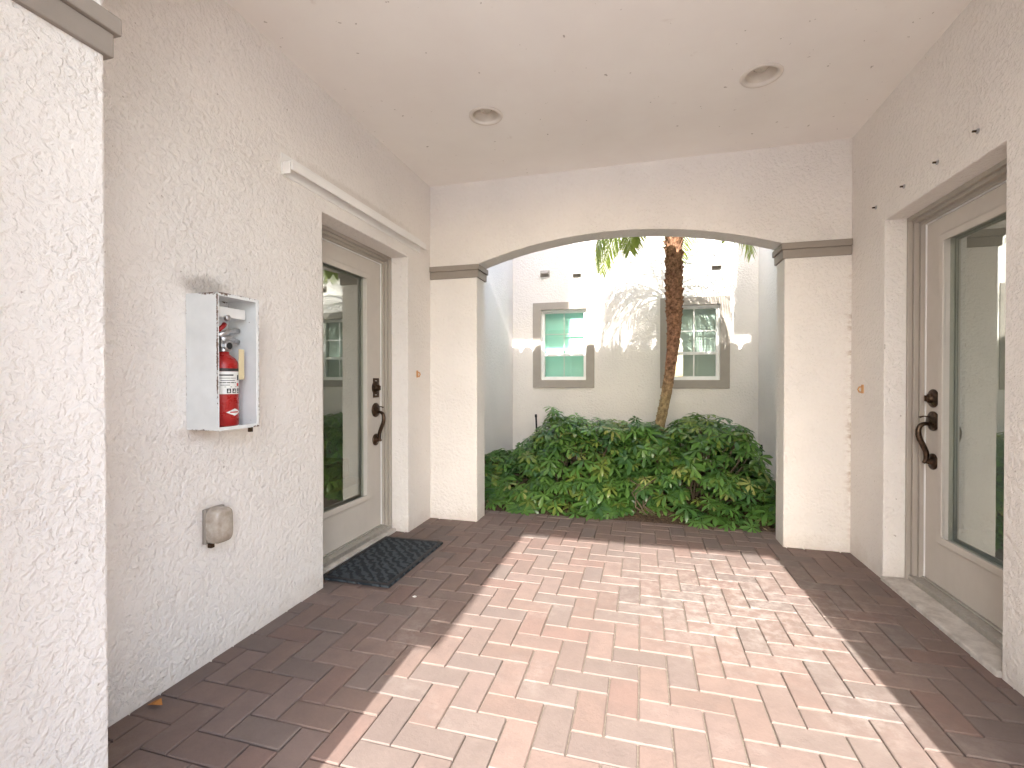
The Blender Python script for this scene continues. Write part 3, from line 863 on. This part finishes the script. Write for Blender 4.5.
def floorpt(px, py):
    c, s_ = math.cos(R(15.3)), math.sin(R(15.3)); D = 476 / (py - 380); u = (px - 512) / 476 * D
    return (u * c - D * s_, D * c + u * s_)
fx, fy = floorpt(154, 707)
bm = NB(); cl = bm.loops.layers.float_color.new('tint')
vs = [bm.verts.new((fx + a, fy + b, z)) for a, b, z in ((-.02, -.012, .004), (.002, -.016, .012), (.026, .0, .005), (.004, .014, .014), (-.016, .010, .006))]
for f in (bm.faces.new((vs[0], vs[1], vs[3], vs[4])), bm.faces.new((vs[1], vs[2], vs[3]))):
    for lp in f.loops: lp[cl] = (.40, .17, .05, 1)
tag(obj('fallen_leaf', bm, 'litter'), 'small curled orange brown leaf on the bricks against the wall by the near pilaster', 'leaf')
fx, fy = floorpt(414, 598)
bm = NB(); vs = [(fx - .008, fy - .004), (fx + .006, fy - .007), (fx + .010, fy + .003), (fx - .002, fy + .007)]
plate(bm, 'z', .002, .005, vs); tag(obj('paint_chip', bm, 'white'), 'tiny white chip lying on the shaded bricks in front of the mat', 'chip')

# irrigation stakes
def stake(x, y, zt, tilt, lb):
    zb = bedz(x, y)
    r = thing('garden_stake', (x, y, zb), lb, 'stake', 'black irrigation stakes in the bed')
    bm = NB(); tube(bm, [(x, y, zb - .02), (x + tilt, y, zt)], .0095, 8); obj('riser', bm, 'black', r)
    bm = NB(); tube(bm, [(x + tilt, y, zt), (x + tilt * 1.1, y, zt + .03)], [.013, .011], 10); obj('nozzle', bm, 'black', r)
stake(-1.02, 4.75, .62, -.025, 'taller black stake standing out of the bushes below the teal blind window')
stake(.985, 4.45, .42, -.01, 'shorter black stake half hidden behind the bushes near the right courtyard wall')

# ------------------------------------------------------------------ schefflera bushes
def leaflet(bm, cl, base, d, up, L, w, c, c2):
    side = d.cross(up).normalized()
    n_ = side.cross(d).normalized()
    p = [base, base + d * L * .35 - n_ * L * .00, base + d * L * .72 - n_ * L * .05, base + d * L - n_ * L * .16]
    ws = [w * .15, w * .85, w, .0]
    lft = [bm.verts.new(p[i] + side * ws[i] * .5 + n_ * ws[i] * .12) for i in range(3)]
    rgt = [bm.verts.new(p[i] - side * ws[i] * .5 + n_ * ws[i] * .12) for i in range(3)]
    mid = [bm.verts.new(q) for q in p]
    fs = []
    for i in range(2):
        fs.append(bm.faces.new((mid[i], mid[i + 1], lft[i + 1], lft[i])))
        fs.append(bm.faces.new((mid[i], rgt[i], rgt[i + 1], mid[i + 1])))
    fs.append(bm.faces.new((mid[2], mid[3], lft[2]))); fs.append(bm.faces.new((mid[2], rgt[2], mid[3])))
    for f in fs:
        f.smooth = True
        for lp in f.loops: lp[cl] = (*c, 1)
def umbrella_leaf(bm, cl, p, up, size, rng, c):
    u, w = frame_of(up)
    n_ = rng.choice((6, 7, 7, 8)); a0 = rng.uniform(0, 6.28)
    for k in range(n_):
        a = a0 + 2 * math.pi * k / n_ + rng.uniform(-.12, .12)
        d = (u * math.cos(a) + w * math.sin(a)) * 1.0 - up * rng.uniform(.0, .42)
        L = size * rng.uniform(.8, 1.1)
        q = rng.uniform(.85, 1.15)
        leaflet(bm, cl, p + d.normalized() * .006, d.normalized(), up, L, L * rng.uniform(.27, .35), tuple(x * q for x in c), None)
def shrub(cen, rx, ry, ht, n_, seed, label, ycut=None, holes=()):
    rng = random.Random(seed)
    root = thing('umbrella_shrub', (cen[0], cen[1], bedz(*cen)), label, 'shrub', 'umbrella shrubs in the courtyard bed')
    bm = NB(); cl = bm.loops.layers.float_color.new('tint')
    sb = NB()
    greens = [(.085, .19, .035), (.11, .225, .05), (.05, .125, .03), (.145, .27, .06), (.09, .20, .04), (.055, .14, .045)]
    count = 0; tries = 0
    while count < n_ and tries < n_ * 12:
        tries += 1
        # sample near an uneven dome surface, some deeper
        a = rng.uniform(0, 2 * math.pi); rr = math.sqrt(rng.random())
        x = cen[0] + rx * rr * math.cos(a); y = cen[1] + ry * rr * math.sin(a)
        if not (XL + .05 < x < XR - .05 and YEND - .035 < y < YC - .08): continue
        if y < YEND + .10 and (rng.random() < .5 or x > .75): continue
        lump = .84 + .26 * noise.noise(Vector((x * 3.1, y * 3.1, seed))) + .16 * noise.noise(Vector((x * 9, y * 9, seed + 5)))
        edge = min(1, max(.22, (x + 1.33) / .52), 1) * min(1, max(.14, (1.10 - x) / .36)) * min(1, max(.2, (y - 3.40) / .42))
        top = bedz(x, y) + ht * max(.2, (1 - rr ** 5)) * edge * lump
        dep = abs(rng.gauss(0, .10)) if rng.random() < .75 else rng.uniform(0, top)
        z = max(bedz(x, y) + .04, top - dep)
        if any((x - h[0]) ** 2 + (y - h[1]) ** 2 < h[2] ** 2 and z < h[3] for h in holes): continue
        up = Vector((rr * math.cos(a) * .6 + rng.gauss(0, .22), rr * math.sin(a) * .6 - .10 + rng.gauss(0, .30), 1.05)).normalized()
        c = rng.choice(greens)
        if rng.random() < .10: c = (.20, .26, .05)
        elif rng.random() < .04: c = (.36, .38, .12)
        umbrella_leaf(bm, cl, Vector((x, y, z)), up, rng.uniform(.058, .106), rng, c)
        if count % 8 == 0:
            bx, by = cen[0] + (x - cen[0]) * .45, cen[1] + (y - cen[1]) * .45
            tube(sb, [(bx, by, bedz(bx, by) - .01), ((bx + x) / 2 + rng.uniform(-.03, .03), (by + y) / 2, z * .55 + .03), (x, y, z)], [.009, .007, .004], 5, cap=False)
        count += 1
    obj('foliage', bm, 'leaf', root, recalc=False)
    obj('stem', sb, 'stem', root, smooth=True)
    return root
gap = [(-.04, 3.46, .17, .20), (.12, 3.48, .16, .15)]
shrub((-.60, 4.14), .86, .78, .66, 1300, 11, 'bushy green umbrella shrub in the left half of the bed below the teal blind window', holes=gap)
shrub((.40, 4.10), .80, .76, .66, 1300, 5, 'bushy green umbrella shrub in the right half of the bed around the palm trunk', holes=gap)
# bare twisted stems exposed where the two bushes part
bm = NB(); rng = random.Random(9)
for k in range(4):
    x, y = .08 + rng.uniform(-.06, .10), 3.58 + rng.uniform(-.03, .06)
    tube(bm, [(x, y, .02), (x - .05 + rng.uniform(-.05, .05), y - .02, .08), (x - .10 + rng.uniform(-.08, .1), y + .05, .16), (x - .12 + rng.uniform(-.1, .2), y + .12, .27)], [.007, .006, .005, .004], 7)
tag(obj('bare_branch', bm, 'stem', smooth=True), 'bare twisted branches between the two bushes near the brick edge', 'branch')

# ------------------------------------------------------------------ pygmy date palm
def tc(z):   # centre line of the leaning trunk
    K = ((0, .07), (.35, .105), (.65, .16), (.85, .20), (1.05, .232), (1.25, .255), (1.45, .268), (1.8, .268), (2.3, .260), (3.2, .25))
    for (a, xa), (b, xb) in zip(K, K[1:]):
        if z <= b: return Vector((xa + (xb - xa) * (z - a) / (b - a), 4.40, z))
    return Vector((.25, 4.40, z))
palm = thing('pygmy_palm', (tc(0).x, tc(0).y, bedz(.12, 4.4)), 'slender leaning palm with rough brown trunk rising from the bushes', 'palm tree')
bm = NB()
zs = [.04 + i * .03 for i in range(86)]
def trad(z): return .043 + .021 * min(1, max(0, (z - 1.1) / .5))
nseg = 22; rings = []
for z in zs:
    c_ = tc(z); ring = []
    for k in range(nseg):
        a = 2 * math.pi * k / nseg
        r_k = trad(z) * (1 + .10 * math.cos(k * 11 * math.pi / nseg * 2 + z * 90) * .6 + .12 * noise.noise(Vector((math.cos(a) * 4, math.sin(a) * 4, z * 22))))
        ring.append(bm.verts.new((c_.x + r_k * math.cos(a), c_.y + r_k * math.sin(a), z)))
    rings.append(ring)
for a, b in zip(rings, rings[1:]):
    for k in range(nseg): bm.faces.new((a[k], a[(k + 1) % nseg], b[(k + 1) % nseg], b[k]))
rng = random.Random(4)
k = 0; z = .3
while z < 2.56:                    # leaf bases spiralling up the stem
    upper = min(1, max(0, (z - 1.25) / .5))
    a = k * 2.39996
    c_ = tc(z); rad = trad(z) * .97
    o_ = Vector((math.cos(a), math.sin(a), 0)); s_ = Vector((-math.sin(a), math.cos(a), 0))
    L = .022 + upper * rng.uniform(.03, .065); w = .017 + .010 * upper; out = .009 + upper * rng.uniform(.006, .026)
    b0 = c_ + o_ * rad * .9
    p = [b0 - s_ * w, b0 + s_ * w, b0 + o_ * out + s_ * w * .5 + Vector((0, 0, L)), b0 + o_ * out - s_ * w * .5 + Vector((0, 0, L)), b0 + Vector((0, 0, L * 1.1)) - s_ * w * .6, b0 + Vector((0, 0, L * 1.1)) + s_ * w * .6]
    q = [bm.verts.new(x) for x in p]
    for f in ((0, 1, 2, 3), (3, 2, 5, 4), (0, 3, 4), (1, 5, 2)): bm.faces.new([q[i] for i in f])
    k += 1; z += .0085 if upper < .5 else .0075
obj('trunk', bm, 'bark', palm, smooth=False)
top = tc(2.60)
rng = random.Random(12)
NF = 19
for i in range(NF):
    az = i * 2.39996 + rng.uniform(-.2, .2); lvl = i / NF
    el = R(70 - 88 * lvl + rng.uniform(-8, 8)); L = rng.uniform(.82, 1.05)
    if i >= NF - 7:
        az = (math.pi - .15, math.pi + .45, .15, -.45, math.pi + 1.0, -1.0, math.pi - .6)[i - NF + 7]; el = R(rng.uniform(2, 16)); L = rng.uniform(.94, 1.06)
    bm = NB(); cl = bm.loops.layers.float_color.new('tint')
    h_ = Vector((math.cos(az), math.sin(az), 0)); pos = top + Vector((0, 0, .10 * (1 - lvl))) + h_ * .03
    n_ = 34; pts = []; ang = el
    for s_i in range(n_ + 1):
        pts.append(pos.copy())
        pos = pos + (h_ * math.cos(ang) + Vector((0, 0, math.sin(ang)))) * (L / n_)
        ang -= R(1.9 + 2.6 * s_i / n_ + 1.2 * lvl) if i < NF - 7 else R(2.9)
    base = (.10, .17, .03) if lvl < .55 else (.36, .42, .08)  # lower fronds: glow of sun through the leaflets put into a paler yellow
    tube(bm, pts, [.008 * (1 - .8 * j / n_) + .001 for j in range(n_ + 1)], 5)
    side = Vector((-math.sin(az), math.cos(az), 0))
    for j in range(4, n_):
        for hf in ((.25,) if i < NF - 7 else (0, .5)):
            pj = pts[j].lerp(pts[j + 1], hf); d = (pts[j + 1] - pts[j]).normalized(); nrm = side.cross(d)
            q = (j + hf) / n_; ll = .27 * math.sin(math.pi * (.12 + .82 * q)) ** .7 * rng.uniform(.85, 1.1)
            for sg in (-1, 1):
                dd = (side * sg * .80 + d * .62 + nrm * rng.uniform(-.05, .25) + Vector((0, 0, -.16 - rng.uniform(0, .15)))).normalized()
                wv_ = d.cross(dd).cross(dd).normalized() * .0066
                m1 = pj + dd * ll * .5 + Vector((0, 0, -.01)); e = pj + dd * ll + Vector((0, 0, -.22 * ll))
                vs = [bm.verts.new(x) for x in (pj - wv_ * .6, pj + wv_ * .6, m1 + wv_, m1 - wv_, e)]
                bm.faces.new((vs[0], vs[1], vs[2], vs[3])); bm.faces.new((vs[3], vs[2], vs[4]))
    kk = rng.uniform(.8, 1.2)
    for f in bm.faces:
        for lp in f.loops: lp[cl] = (base[0] * kk, base[1] * kk, base[2] * kk, 1)
    obj('frond', bm, 'frond', palm, recalc=False)
